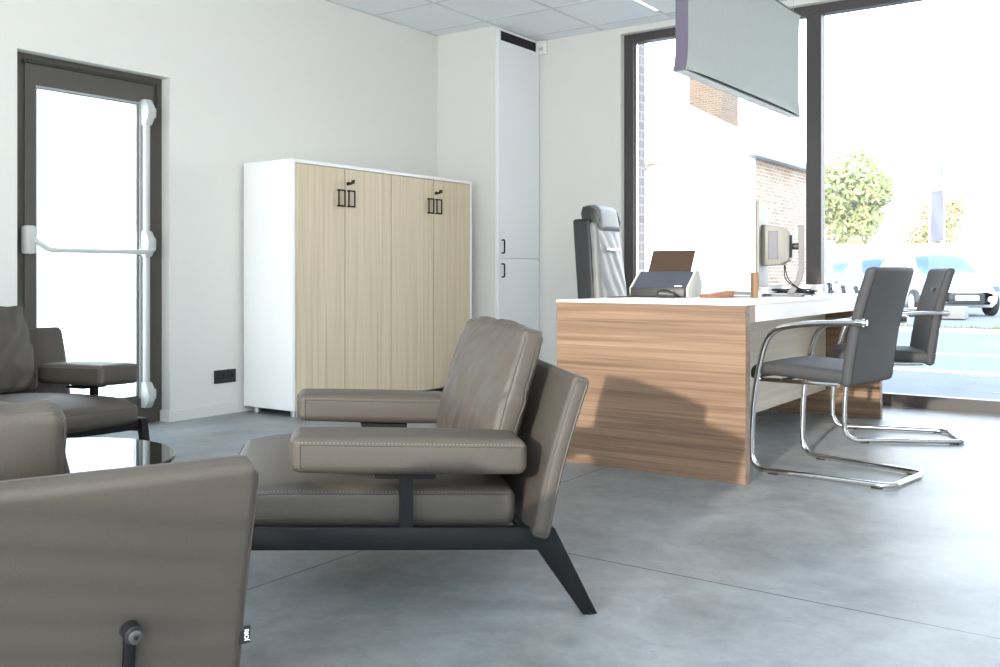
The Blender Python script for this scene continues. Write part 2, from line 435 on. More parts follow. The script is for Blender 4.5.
# ------------------------------------------------------------------ storage cabinet
def cabinet():
    root = empty('storage_cabinet', (-4.595, 4.892, 0))
    tag(root, 'wide white storage cabinet with four pale oak doors against the left wall', 'cabinet')
    X0, X1, Y0, Y1 = -.225, .225, -.894, .91
    m = MB()
    m.box(X0, X1, Y0, Y0+.022, .04, 1.555, .0015, 1); m.box(X0, X1, Y1-.022, Y1, .04, 1.555, .0015, 1)
    m.box(X0, X1-.02, Y0+.02, Y1-.02, .04, .07); m.box(X0, X0+.01, Y0+.02, Y1-.02, .04, 1.555)
    m.box(X0, X1-.03, -.012, .008, .06, 1.55)
    m.build('carcass', M['lamw'], root, False)
    MB().box(X0-.001, X1+.003, Y0-.002, Y1+.002, 1.553, 1.575, .0015, 1).build('top_panel', M['lamw'], root, False)
    bnd = [Y0+.024, -.448, -.004, .45, Y1-.024]
    for i in range(4):
        a, b = bnd[i]+.003, bnd[i+1]-.003
        d = MB().box(X1-.018, X1, a, b, .045, 1.55, .001, 1).build('door', M['oak'], root, False)
        yh = b-.042 if i % 2 == 0 else a+.042
        s = .027
        MB().tube(bez([(X1, yh-s+.004, 1.31), (X1+.018, yh-s+.004, 1.31)], .01) , .004, 8)\
            .tube([(X1+.018, yh-s, 1.31), (X1+.018, yh+s, 1.31)], .005, 8).tube([(X1+.018, yh-s, 1.41), (X1+.018, yh+s, 1.41)], .005, 8)\
            .tube([(X1+.018, yh-s, 1.305), (X1+.018, yh-s, 1.415)], .005, 8).tube([(X1+.018, yh+s, 1.305), (X1+.018, yh+s, 1.415)], .005, 8)\
            .tube([(X1, yh+s-.004, 1.31), (X1+.018, yh+s-.004, 1.31)], .004, 8).tube([(X1, yh+s-.004, 1.41), (X1+.018, yh+s-.004, 1.41)], .004, 8)\
            .tube([(X1, yh-s+.004, 1.41), (X1+.018, yh-s+.004, 1.41)], .004, 8).build('handle', M['black'], d)
        if i % 2:
            lk = MB().cyl((X1, a+.022, 1.457), .011, .012, 'x', 16).build('lock', M['black'], d)
            MB().box(X1+.01, X1+.04, a+.020, a+.024, 1.449, 1.465).box(X1+.034, X1+.062, a+.020, a+.024, 1.454, 1.478).build('key', M['scand'], d)
    for yy in (Y0+.05, 0, Y1-.05):
        for xx in (X0+.07, X1-.045):
            MB().cyl((xx, yy, 0), .022, .045, 'z', 16, .02).build('foot', M['alu'], root)
    return root
cabinet()

# ------------------------------------------------------------------ door with panic bar
door = struct(empty('door_1', (-4.93, 3.0215, 0)))
def dY(y): return y-3.0215
m = MB()
m.box(-.06, .0, dY(DY0), dY(2.645), 0, DZ); m.box(-.06, 0, dY(3.415), dY(DY1), 0, DZ); m.box(-.06, 0, dY(2.645), dY(3.415), 1.978, DZ)
m.box(-.06, 0, dY(2.645), dY(3.415), 0, .02)
m.build('door_frame', M['frame'], door, False)
m = MB()
m.box(-.05, .012, dY(2.642), dY(2.706), .02, 1.985); m.box(-.05, .012, dY(3.315), dY(3.418), .02, 1.985)
m.box(-.05, .012, dY(2.706), dY(3.315), 1.862, 1.985); m.box(-.05, .012, dY(2.706), dY(3.315), .02, .165)
m.build('door_leaf', M['frame'], door, False)
m = MB()
m.box(-.02, .004, dY(3.303), dY(3.315), .155, 1.872); m.box(-.02, .016, dY(2.700), dY(2.706), .155, 1.872)
m.box(-.02, .016, dY(2.706), dY(3.315), 1.862, 1.872); m.box(.0, .016, dY(3.316), dY(3.332), .15, 1.88)
m.build('glazing_bead', M['alu'], door, False)
MB().box(-.026, -.018, dY(2.7), dY(3.317),   .16, 1.866).build('glass_pane', M['frost'], door, False)
m = MB()
m.tube([(.03, dY(3.352), .2), (.03, dY(3.352), 1.8)], .021, 12)
m.build('vertical_rod', M['silver'], door)
for z in (1.815, 1.05, .17):
    p = MB().prism([(.012, z-.074), (.055, z-.074), (.082, z-.035), (.088, z), (.082, z+.035), (.055, z+.074), (.012, z+.074)], 'y', dY(3.326), dY(3.374), .004, 2).build('latch_cover', M['silver'], door)
for z in (1.82, 1.055, .17):
    MB().box(.0, .04, dY(3.384), dY(3.415), z-.03, z+.03, .006).build('strike', M['silver'], door)
MB().box(.012, .075, dY(2.618), dY(2.672), .98, 1.128, .012).build('bar_bracket', M['silver'], door)
MB().tube(bez([(.06, dY(2.66), 1.06), (.085, dY(2.69), 1.03), (.095, dY(2.73), 1.0), (.095, dY(3.32), 1.0), (.08, dY(3.37), 1.02)], .04), .014, 12).build('push_bar', M['silver'], door)
m = MB(); m.box(.0, .022, dY(2.63), dY(3.435), 1.982, 2.002, .004); m.box(.0, .022, dY(3.42), dY(3.435), 1.86, 1.99, .004)
m.build('closer_rail', M['scand'], door)

# ------------------------------------------------------------------ window
win = struct(empty('window_1', (-2.0, 6.68, 0)))
def wX(x): return x+2.0
m = MB()
m.box(wX(-3.52), wX(-3.44), -.03, .05, .08, 2.668); m.box(wX(-3.52), wX(1.6), -.03, .05, 2.668, WZ); m.box(wX(-3.52), wX(1.6), -.03, .05, 0, .08)
m.box(wX(1.52), wX(1.6), -.03, .05, .08, 2.668)
m.build('window_frame', M['wframe'], win, False)
for xx in (-2.045, -.1):
    MB().box(wX(xx-.052), wX(xx+.052), -.045, .05, .08, 2.668, .003, 1).build('mullion', M['wframe'], win, False)
m = MB(); m.box(wX(-3.44), wX(-3.428), .0, .03, .08, 2.668); m.build('glazing_bead', M['alu'], win, False)
for a, b in ((-3.44, -2.097), (-1.993, -.152), (-.048, 1.52)):
    MB().box(wX(a), wX(b), .015, .023, .08, 2.668).build('pane', M['glass'], win, False)
m = MB(); m.box(-3.9, -3.505, 6.762, 6.98, -.2, 3.2); struct(m.build('wall_outer_brick', M['brickg'], smooth=False))

# small fittings
det = empty('motion_detector', (-4.225, 6.59, 2.69)); tag(det, 'small white alarm detector high in the corner beside the tall cupboard', 'alarm detector')
MB().prism([(0, -.025), (0, .085), (-.04, .085), (-.048, .02), (-.034, -.025)], 'x', -.036, .036, .006, 2).build('housing', M['lamw'], det)
MB().box(-.022, .022, -.051, -.043, .0, .028, .003).build('lens', M['pale'], det)
for o in det.children: pass
sock = empty('wall_socket', (WX, 3.873, .236)); tag(sock, 'black double power socket on the white wall beside the cabinet', 'socket')
MB().box(0, .011, -.081, .081, -.041, .041, .003).build('cover_plate', M['blackp'], sock)
for yy in (-.037, .037):
    MB().lathe((0, 0, 0), [(.0, -.004), (.015, -.004), (.019, .002), (.021, .002), (.021, -.002)], 20).build('outlet', M['black'], sock)
    o = sock.children[-1]
for i, o in enumerate([c for c in sock.children if c.name.startswith('outlet')]):
    o.rotation_euler = (0, PI/2, 0); o.location = (.0115, (-.037, .037)[i], 0)
tl = empty('strip_light', (-3.07, 5.85, CZ)); tag(tl, 'thin recessed white strip light set in the ceiling tiles', 'ceiling light')
MB().box(-.012, .012, -.46, .46, -.004, .0).build('trim', M['lamw'], tl, False)
MB().box(-.008, .008, -.45, .45, -.0055, -.003).build('diffuser', emit('strip_lamp', (1, .97, .92), 3.), tl, False)

# ------------------------------------------------------------------ lounge chair
TAN = math.tan(R(2.6))
def wrinkle(p, amp, ang=60, sc=(26, 5)):
    ca, sa = math.cos(R(ang)), math.sin(R(ang))
    u = p.y*ca+p.z*sa; v = -p.y*sa+p.z*ca
    w = Vector((v*sc[0]+noise.noise(Vector((u*6, v*6, 1.7)))*1.3, u*sc[1], p.x*3))
    return amp*(noise.noise(w)*.7-abs(noise.noise(w*.6+Vector((7, 1, 3))))*.9)

def dashes(L, parent):
    mb = MB()
    for i in range(0, len(L)-1, 2): mb.tube([L[i], L[i].lerp(L[i+1], .9)], .0011, 4)
    mb.build('stitching', M['stitch'], parent)
def seam(L, r, parent):
    MB().tube(L, r, 6).build('seam', M['piping'], parent)

def lounge_parts(root):
    # side frames: rear leg, rail, front leg in one bent bar
    for s in (1, -1):
        y0, y1 = (.425, .455) if s > 0 else (-.455, -.425)
        pts = [(-.019, 0), (.019, 0), (.14, .174), (.865, .211), (.915, 0), (.95, 0), (.895, .267), (.882, .269), (.095, .229)]
        f = MB().prism(pts, 'y', y0, y1, .003, 2).build('side_frame', M['black'], root)
        MB().box(.457, .489, y0+.002, y1-.002, .243, .372).build('arm_post', M['black'], f, False)
        MB().prism([(.40, .365), (.55, .372), (.55, .384), (.40, .377)], 'y', *((.35, .455) if s > 0 else (-.455, -.35))).build('arm_plate', M['black'], f, False)
        MB().cyl((0, (y0+y1)/2, -.0), .016, .006, 'z', 12).build('glide', M['blackp'], f)
    MB().box(.855, .890, -.43, .43, .222, .264, .003).build('front_crossbar', M['black'], root)
    MB().box(.115, .150, -.43, .43, .185, .226, .003).build('rear_crossbar', M['black'], root)
    # arms
    def arm_fn(p, n, q):
        return Vector((p.x+.4645, p.y, p.z+.4225+.009+p.x*TAN*1.0))
    for s in (1, -1):
        sf = Soft((.575, .178, .086), .02, (.008, .004, .008), arm_fn)
        a = sf.mb((14, 8, 5)).build('arm_cushion', M['leather'], root, ang=70); a.location = (0, s*.411, 0)
        for ty in (1, -1):
            seam(sf.line((-.99, ty, .62), (.985, ty, .62)), .0022, a)
            seam(sf.line((.93, ty, .62), (.93, ty, -.9), 10), .0022, a)
            dashes(sf.line((-.98, ty, .74), (.97, ty, .74), 120), a)
        seam(sf.line((1, -.97, .62), (1, .97, .62)), .0022, a)
    # seat
    def seat_fn(p, n, q):
        t = max(0, (p.x-.20)/.17)
        return Vector((p.x+.555, p.y, p.z+.288+p.x*TAN*1.05-.022*t**2*max(0, (p.z/.05+1)/2)))
    sf = Soft((.74, .80, .1), .026, (.014, .006, .040), seat_fn)
    a = sf.mb((16, 16, 5)).build('seat_cushion', M['leather'], root, ang=70)
    for ty in (1, -1):
        seam(sf.line((-.97, ty, .72), (.97, ty, .72), 30), .0024, a)
        dashes(sf.line((-.97, ty, .86), (.96, ty, .86), 160), a)
    seam(sf.line((1, -.97, .72), (1, .97, .72), 30), .0024, a)
    # backrest shell: panel leaning back
    def back_fn(p, n, q):
        # local: x thickness, y width, z height -> rounded outline, lean
        rc = .022; cy = abs(p.y)-(.503-rc); cz = abs(p.z)-(.2-rc)
        y, zz = p.y, p.z
        if cy > 0 and cz > 0:
            f = max(cy, cz)/math.hypot(cy, cz)
            y = math.copysign(.503-rc+cy*f, p.y); zz = math.copysign(.2-rc+cz*f, p.z)
        t = (zz+.2)/.4
        x = p.x + .140 - .110*t + .010*math.sin(PI*t)
        return Vector((x, y, .212+t*.405 + p.x*.26))
    sf = Soft((.044, .995, .4), .014, (.003, .003, 0), back_fn)
    a = sf.mb((3, 60, 40)).build('backrest', M['leather'], root, ang=70)
    for ty in (1, -1):
        seam(sf.line((.72, ty, -.97), (.72, ty, .97), 40), .0022, a)
        seam(sf.line((-.72, ty, -.97), (-.72, ty, .97), 40), .0026, a)
    seam(sf.line((.72, -.985, 1), (.72, .985, 1), 60), .0022, a)
    # hinge posts on the rear of the backrest
    for s in (1, -1):
        y = s*.335
        o = MB().prism([(.099, .186), (.113, .186), (.078, .395), (.066, .395)], 'y', y-.008, y+.008, .003).build('hinge_post', M['black'], root)
        MB().cyl((.080, y, .394), .0135, -.034, 'x', 20, .0125, .002).build('hinge_sleeve', M['blackp'], o)
        MB().cyl((.047, y, .394), .0105, -.010, 'x', 20, .0095, .0015).build('hinge_bolt', M['bolt'], o)
        MB().cyl((.0372, y, .394), .0035, -.0006, 'x', 6).build('bolt_socket', M['vent'], o)
    # loose back cushion
    def cush_fn(p, n, q):
        t = (p.z+.2)/.4
        d = wrinkle(p, .011)*(1. if q[0] > -.9 else .12)*(1.35 if q[0] > .9 else 1)
        d += .004*math.sin(p.z*60+p.y*25+noise.noise(p*9)*3)*max(0, abs(q[1])-.55)*(1 if q[0] > -.9 else .3)
        p = p+n*d
        y = p.y*(1-.05*t*t)
        return Vector((p.x+.243-.118*t+.02*t*(1-t), y, p.z+.2+.340+p.x*.26-.012*abs(y/.34)**3*t))
    sf = Soft((.06, .70, .38), .016, (.046, .006, .008), cush_fn)
    a = sf.mb((8, 60, 44)).build('back_cushion', M['leather'], root, ang=80)
    for xx in (.80, -.80):
        for ty in (1, -1):
            seam(sf.line((xx, ty, -.95), (xx, ty, .95), 40), .0026, a)
        seam(sf.line((xx, -.96, 1), (xx, .96, 1), 60), .0026, a)
    return a

lc = empty('lounge_armchair', (-1.558, 2.458, 0), R(226))
tag(lc, 'taupe leather lounge armchair in the centre, seen from the side in front of the desk', 'armchair', None)
lounge_parts(lc)
lc2 = copy_tree(lc); lc2.location = (-1.216, .432, 0); lc2.rotation_euler.z = R(159)
lc2['label'] = 'taupe leather lounge armchair nearest the viewer, its back turned with a dark hinge bolt'
lc3 = copy_tree(lc); lc3.location = (-4.475, 2.045, 0); lc3.rotation_euler.z = R(-4)
lc3['label'] = 'taupe leather lounge armchair at far left in front of the glazed door'
for o, dy, dz in ((lc, -.03, 0), (lc2, .075, -.02), (lc3, -.06, 0)):
    [c for c in o.children if c.name.startswith('back_cushion')][0].location = (0, dy, dz)
_c = [c for c in lc.children if c.name.startswith('back_cushion')][0]; _c.location.x = .012; _c.rotation_euler.z = R(4.5)
for o in (lc, lc2, lc3): o['group'] = 'leather lounge armchairs'
# small maker's tag sewn to the right edge of the nearest backrest
tg = MB().box(-.0012, .0012, -.012, .006, -.0125, .0125).build('maker_tag', M['blackp'], lc2, False)
tg['label'] = 'black woven tag with white lettering'
tg.location = (.094, -.498, .345)
fc = bpy.data.curves.new('tag_text', 'FONT'); fc.body = 'JORI'; fc.size = .0088; fc.align_x = 'CENTER'; fc.align_y = 'CENTER'; fc.extrude = .0002; fc.offset = .0002
tob = bpy.data.objects.new('tag_tmp', fc); col.objects.link(tob)
bpy.context.view_layer.update()
tme = bpy.data.meshes.new_from_object(tob.evaluated_get(bpy.context.evaluated_depsgraph_get())); bpy.data.objects.remove(tob)
tme.materials.clear(); tme.materials.append(M['text'])
for v in tme.vertices: v.co = Vector((-.0016-v.co.z, -.0065+v.co.y, v.co.x))
lt = bpy.data.objects.new('lettering', tme); col.objects.link(lt); lt.parent = tg

# ------------------------------------------------------------------ glass coffee table
tb = empty('coffee_table', (-2.585, 1.43, 0)); tag(tb, 'round smoked glass coffee table between the leather armchairs', 'coffee table')
MB().lathe((0, 0, 0), [(0, .346), (.356, .346), (.36, .350), (.36, .358), (.356, .360), (0, .360)], 64).build('glass_top', M['tint'], tb, False)
m = MB(); m.tube([(.335*math.cos(2*PI*i/64), .335*math.sin(2*PI*i/64), .340) for i in range(64)], .008, 8, closed=True)
for k in range(3):
    a = 2*PI*k/3+.35
    m.tube([(0, 0, .338), (.335*math.cos(a), .335*math.sin(a), .338)], .007, 8)
m.build('top_ring', M['chrome'], tb)
for k in range(3):
    a = 2*PI*k/3+.35
    MB().tube([(.32*math.cos(a), .32*math.sin(a), .335), (.28*math.cos(a), .28*math.sin(a), .0)], .011, 10).cyl((.28*math.cos(a), .28*math.sin(a), 0), .016, .008).build('leg', M['chrome'], tb)
MB().lathe((0, 0, 0), [(0, .325), (.03, .325), (.03, .348), (0, .348)], 24).build('hub', M['chrome'], tb)

# ------------------------------------------------------------------ desk
dk = empty('executive_desk', (-1.92, 4.95, 0)); tag(dk, 'large walnut veneer desk with white top and panel ends', 'desk')
def D(x0, x1, y0, y1, z0, z1): return (x0+1.92, x1+1.92, y0-4.95, y1-4.95, z0, z1)
MB().box(*D(-2.38, -1.455, 3.818, 6.085, .744, .754), .0015, 1).box(*D(-2.375, -1.458, 3.936, 6.08, .672, .744)).build('desktop', M['lamw'], dk, False)
MB().box(*D(-2.378, -1.457, 3.82, 3.872, 0.0, .7438), .001, 1).build('end_panel', M['walnut'], dk, False)
MB().box(*D(-2.376, -1.4585, 3.872, 3.9355, .672, .7438)).build('end_return', M['walnut2'], dk, False)
MB().box(*D(-2.378, -1.457, 6.025, 6.08, 0.0, .671), .001, 1).build('end_panel', M['walnut'], dk, False)
MB().box(*D(-1.80, -1.78, 3.873, 6.024, .155, .671)).build('modesty_panel', M['acacia'], dk, False)
MB().box(*D(-1.86, -1.80, 4.05, 5.9, .60, .64)).build('cable_tray', M['alu'], dk, False)

# ------------------------------------------------------------------ things on the desk
TZ = .754
ms = empty('computer_mouse', (-2.115, 4.455, TZ), R(20)); tag(ms, 'small black computer mouse in front of the document scanner', 'mouse')
def mfn(p, n, q): return Vector((p.x, p.y, max(0, (p.z+.02)*(1.0-.35*max(0, q[0])))))
Soft((.105, .062, .04), .019, (.0, .0, .004), mfn).mb((8, 6, 4)).build('mouse_body', M['scand'], ms)
MB().cyl((.022, -.004, .030), .009, .008, 'y', 16).build('scroll_wheel', M['grey'], ms)

sn = empty('document_scanner', (-2.205, 4.63, TZ), R(4)); tag(sn, 'slate document scanner with raised bronze paper chute on the desk', 'scanner')
m = MB()
m.prism([(-.10, .0), (.10, .0), (.115, .06), (.06, .128), (.02, .135), (-.11, .045), (-.115, .03)], 'x', -.15, .15, .006, 2)
m.build('body', M['scan'], sn, ang=30)
for s in (1, -1):
    a, b = (.1505, .162) if s > 0 else (-.162, -.1505)
    MB().prism([(-.10, .0), (.10, .0), (.12, .06), (.07, .138), (.025, .142), (-.105, .05)], 'x', a, b, .004, 2).build('side_cover', M['pale'], sn, ang=30)
MB().prism([(-.128, .005), (-.10, .005), (-.095, .04), (-.122, .052)], 'x', -.148, .148, .003).build('front_flap', M['scand'], sn)
c = MB().prism([(.03, .12), (.036, .118), (.116, .245), (.110, .249)], 'x', -.115, .125, .002, 1).build('paper_chute', M['chute'], sn, False)
MB().box(.09, .13, -.108, -.098, .055, .062).build('power_button', M['alu'], sn, False)
pad = empty('desk_pad', (-2.29, 4.66, TZ)); tag(pad, 'dark desk pad lying at the rear edge of the desk by the scanner', 'desk pad')
MB().box(-.075, -.035, -.38, .32, 0, .006, .002).build('pad', M['scand'], pad)

pc = empty('glasses_pouch', (-1.90, 4.60, TZ), R(58)); tag(pc, 'tan leather pouch lying on the white desk top', 'pouch')
def pfn(p, n, q): return Vector((p.x, p.y*(1-.25*q[0]), max(0, p.z+.013+.01*q[0])))
Soft((.17, .075, .026), .011, (0, 0, .006), pfn).mb((10, 6, 3)).build('pouch_body', M['tan'], pc)
MB().tube([(.08, -.02, .015), (.085, 0, .024), (.08, .02, .015)], .003, 6).build('flap_edge', M['piping'], pc)
st = empty('stapler', (-1.84, 4.75, TZ), R(58)); tag(st, 'grey stapler lying next to the tan pouch', 'stapler')
MB().box(-.075, .075, -.016, .016, 0, .008, .003).build('stapler_base', M['grey'], st)
MB().prism([(-.078, .014), (.07, .010), (.078, .016), (.074, .028), (-.06, .036), (-.078, .03)], 'y', -.014, .014, .003).build('stapler_arm', M['alu'], st)

# monitor seen from the side / rear
mon = empty('computer_monitor', (-1.675, 5.135, TZ), R(195)); tag(mon, 'pale grey computer monitor on a stand seen edge-on from behind', 'monitor')
# local: +x = the way the screen faces
MB().box(.17, .181, -.27, .27, .05, .50, .002).build('screen_housing', M['mon'], mon, False)
MB().box(.1812, .189, -.27, .27, .05, .50, .002).build('bezel', M['frame'], mon, False)
MB().box(.1892, .1900, -.26, .26, .06, .49).build('screen', M['blackp'], mon, False)
hb = MB().prism([(.17, .165), (.17, .385), (.075, .375), (.03, .35), (.03, .195), (.075, .17)], 'y', -.13, .13, .005, 2).build('rear_housing', M['mon'], mon, ang=30)
MB().box(.085, .135, .125, .1325, .20, .35, .002).build('side_recess', M['scan'], hb, False)
MB().box(.018, .03, -.055, .055, .21, .33, .003).build('mount_plate', M['scand'], mon, False)
MB().cyl((-.014, 0, .27), .018, .035, 'x', 16).build('tilt_joint', M['scand'], mon)
MB().prism([(-.042, .385), (-.012, .385), (-.012, .15), (.002, .09), (.05, .014), (.01, .014), (-.03, .09), (-.042, .15)], 'y', -.022, .022, .002, 1).build('stand', M['stand'], mon, ang=30)
MB().box(-.045, .175, -.10, .10, 0, .014, .004).build('stand_base', M['stand'], mon)
m = MB()
m.tube(bez([(.06, .03, .17), (.06, .03, .09), (.0, .05, .05), (-.06, .05, .03), (-.09, .13, .005)], .04), .003, 6)
m.tube(bez([(.06, -.02, .17), (.05, -.02, .10), (.01, .03, .06), (-.05, .07, .02), (-.04, .14, .005)], .04), .003, 6)
m.build('cable', M['black'], mon)
bx = empty('cable_box', (-1.82, 5.52, TZ), R(35)); tag(bx, 'low white box behind the monitor stand with cables over it', 'box')
MB().box(-.17, .16, -.05, .05, 0, .055, .004).box(-.172, .162, -.052, .052, .05, .058, .002).build('box_body', M['lamw'], bx)
random.seed(11)
m = MB()
for k in range(6):
    pts = [(random.uniform(-.16, .12), random.uniform(-.14, -.07), random.uniform(.006, .035)) for _ in range(7)]
    m.tube(bez(pts, .05, 5), .0045, 6)
cb = m.build('loose_cables', M['scand'], None); cb.location = (-1.82, 5.52, TZ); cb.rotation_euler = (0, 0, R(35))
tag(cb, 'tangle of dark cables lying on the desk by the monitor stand', 'cables')
ac = empty('card_holder', (-1.60, 5.52, TZ), R(20)); tag(ac, 'clear acrylic holder on the far corner of the desk by the window post', 'holder')
m = MB(); m.box(-.03, -.027, -.03, .03, 0, .12); m.box(.0, .003, -.03, .03, 0, .07); m.box(-.03, .003, -.03, .03, 0, .004); m.box(-.03, .003, -.03, -.027, 0, .07); m.box(-.03, .003, .027, .03, 0, .07)
m.build('holder_shell', M['acryl'], ac, False)
wb = empty('oak_photo_stand', (-1.746, 4.70, TZ), R(40)); tag(wb, 'small upright oak block standing on the desk left of the monitor', 'block')
MB().box(-.012, .012, -.026, .026, 0, .13, .003).build('block', M['pine'], wb)
MB().cyl((.012, 0, .03), .007, .003, 'x', 12).build('screw_cap', M['pale'], wb)

# ------------------------------------------------------------------ executive chair behind the desk
ex = empty('executive_chair', (-2.735, 5.22, 0), R(3)); tag(ex, 'high-backed grey leather executive chair behind the desk', 'office chair')
def exback(sz, x0, zc, lean=.06, taper=.1, wr=0.):
    def fn(p, n, q):
        t = p.z/sz[2]+.5
        pp = p+n*(wr*noise.noise(Vector((p.y*14+p.z*9, p.z*5, p.x*4)))) if wr else p
        return Vector((pp.x+x0-lean*t+.05*(q[1]**2)*(1-t)*0, pp.y*(1-taper*t), pp.z+zc))
    return fn
Soft((.12, .43, .72), .02, (.0, 0, 0), exback((.12, .43, .72), -.165, .85, .07, .18)).mb((3, 10, 14)).build('back_shell', M['scand'], ex, ang=60)
Soft((.06, .42, .70), .024, (.016, 0, 0), exback((.06, .42, .70), -.098, .84, .07, .20, .007)).mb((4, 30, 40)).build('back_upholstery', M['exec'], ex, ang=80)
hr = Soft((.12, .30, .165), .04, (.006, 0, .0), exback((.12, .30, .165), -.170, 1.215, .03, .05)).mb((5, 12, 6)).build('headrest', M['exec'], ex, ang=80)
for s in (1, -1): 
    a, b = (.144, .154) if s > 0 else (-.154, -.144)
    MB().prism([(-.22, 1.15), (-.13, 1.14), (-.123, 1.2), (-.143, 1.265), (-.185, 1.288), (-.235, 1.285), (-.247, 1.24), (-.24, 1.215)], 'y', a, b, .004).build('headrest_side', M['scand'], hr)
MB().box(-.12, -.088, -.075, .075, 1.012, 1.032, .004).build('grip_slot', M['chrome'], ex)
Soft((.5, .5, .1), .035, (.01, .01, .02), lambda p, n, q: Vector((p.x+.14, p.y, p.z+.47))).mb((8, 8, 3)).build('seat', M['exec'], ex, ang=70)
for s in (1, -1):
    MB().tube(bez([(.0, s*.27, .45), (.02, s*.30, .62), (-.05, s*.30, .66), (.25, s*.30, .66)], .05), .014, 8).build('armrest', M['chrome'], ex)
MB().cyl((.08, 0, .09), .028, .33, 'z', 20).build('gas_column', M['chrome'], ex)
for k in range(5):
    a = 2*PI*k/5+.3; dx, dy = math.cos(a), math.sin(a)
    b = MB().tube([(.08, 0, .115), (.08+.28*dx, .28*dy, .075)], [.03, .016], 8, flat=.6).build('star_base_arm', M['chrome'], ex)
    MB().cyl((.08+.28*dx-.012*dy, .28*dy+.012*dx, .028), .028, .02, 'y' if abs(dx) > abs(dy) else 'x', 16).tube([(.08+.28*dx, .28*dy, .03), (.08+.28*dx, .28*dy, .08)], .008, 8).build('castor', M['blackp'], b)

# ------------------------------------------------------------------ visitor chairs
def visitor(root):
    Y = .225
    side = [(-.175, .215, .676), (.13, .225, .662), (.262, .23, .622), (.318, .235, .40), (.337, .24, .2), (.335, .24, .014), (-.258, .178, .014)]
    path = side + [(p[0], -p[1], p[2]) for p in side[::-1]]
    rad = [0, .2, .09, .3, .3, .075, .06, .06, .075, .3, .3, .09, .2, 0]
    MB().tube(bez(path, rad, 7), .0125, 12).build('tube_frame', M['chrome'], root)
    for s in (1, -1):
        MB().tube(bez([(-.155, s*Y, .676), (-.02, s*Y, .671), (.09, s*Y, .662)], .05), [.0155]*3 if False else .0165, 12, flat=.75).build('armrest', M['chrome'], root)
        MB().tube([(.318, s*Y, .41), (-.05, s*(Y-.02), .412)], .009, 8).build('seat_rail', M['chrome'], root)
        for xx, yy in ((.235, .23), (-.205, .186)):
            MB().box(xx-.022, xx+.022, s*yy-.012, s*yy+.012, 0, .008, .002).build('glide', M['blackp'], root)
    MB().tube([(.20, -Y, .412), (.20, Y, .412)], .009, 8).build('cross_tube', M['chrome'], root)
    def sfn(p, n, q):
        x = p.x+.13
        drop = max(0, (x-.24)/.12)
        return Vector((x, p.y, p.z+.447+x*.05-.035*drop**2))
    s = Soft((.46, .435, .058), .022, (.004, .004, .008), sfn).mb((16, 10, 3)).build('seat', M['chairk'], root, ang=70)
    def bfn(p, n, q):
        t = p.z/.50+.5
        x = -.07-.125*t+.02*math.sin(PI*t*.9)+.022*(abs(q[1])**2)*(.4+.6*t)-.02
        return Vector((p.x+x, p.y*(1-.06*t), p.z+.655))
    sf = Soft((.045, .45, .50), .02, (.003, 0, 0), bfn)
    b = sf.mb((3, 20, 16)).build('backrest', M['chairk'], root, ang=70)
    for ty in (.93, -.93): MB().tube(sf.line((-1, ty, -.96), (-1, ty, .96), 20), .0018, 6).build('seam', M['blackp'], b)
    c = sf.at((1, 0, .52))
    MB().box(c.x-.004, c.x+.002, -.055, .055, c.z-.016, c.z+.016, .006).build('hand_slot', M['blackp'], b)
    for s in (1, -1):
        MB().tube([(-.135, s*Y, .676), (-.165, s*Y, .676)], .0175, 12).build('arm_ferrule', M['chrome'], root)
v1 = empty('visitor_chair', (-1.17, 4.29, 0), R(171)); tag(v1, 'dark grey cantilever visitor chair with chrome frame nearest to the walnut desk end', 'visitor chair', 'cantilever visitor chairs at the desk')
visitor(v1)
v2 = copy_tree(v1); v2.location = (-1.19, 5.43, 0); v2.rotation_euler.z = R(203)
v2['label'] = 'dark grey cantilever visitor chair with chrome frame further back, close to the street window'

# ------------------------------------------------------------------ pendant light above the desk
pl = empty('pendant_light', (-1.9, 4.97, 2.138)); tag(pl, 'grey-green fabric panel pendant light hanging over the desk', 'pendant light')
LH, HH = .835, .308
def flare(v): return (abs(v)**6)
def pan(side):
    def f(u, v):
        uu, vv = 2*u-1, 2*v-1
        e = max(flare(uu)*.9, flare(vv))
        y = uu*(LH-.03*(1-flare(vv))); z = vv*(HH-.012*(1-flare(uu)))
        t = .018+.016*e
        return Vector((side*t, y, z))
    return f
MB().grid(pan(1), 60, 36).build('fabric_face', M['felt'], pl, ang=80)
MB().grid(pan(-1), 60, 36).build('fabric_face', M['felt'], pl, ang=80)
for s in (1, -1):
    MB().grid(lambda u, v: Vector(((2*u-1)*pan(1)(1. if s > 0 else 0., v).x, pan(1)(1. if s > 0 else 0., v).y, pan(1)(1., v).z)), 4, 36).build('end_fabric', M['feltd'], pl, ang=80)
MB().grid(lambda u, v: Vector(((2*u-1)*.034, pan(1)(v, 1.).y, HH)), 2, 40).build('top_fabric', M['felt'], pl)
MB().grid(lambda u, v: Vector(((2*u-1)*.034, pan(1)(v, 0.).y, -HH)), 2, 40).build('bottom_rim', M['felt'], pl)
MB().box(-.024, .024, -.81, .82, -HH-.003, -HH+.003).build('light_diffuser', M['diff'], pl, False)
for s in (1, -1):
    MB().tube([(0, s*.80, HH), (0, s*.80, CZ-2.138)], .0018, 6).cyl((0, s*.80, CZ-2.138-.02), .02, .02).build('suspension_wire', M['pale'], pl)

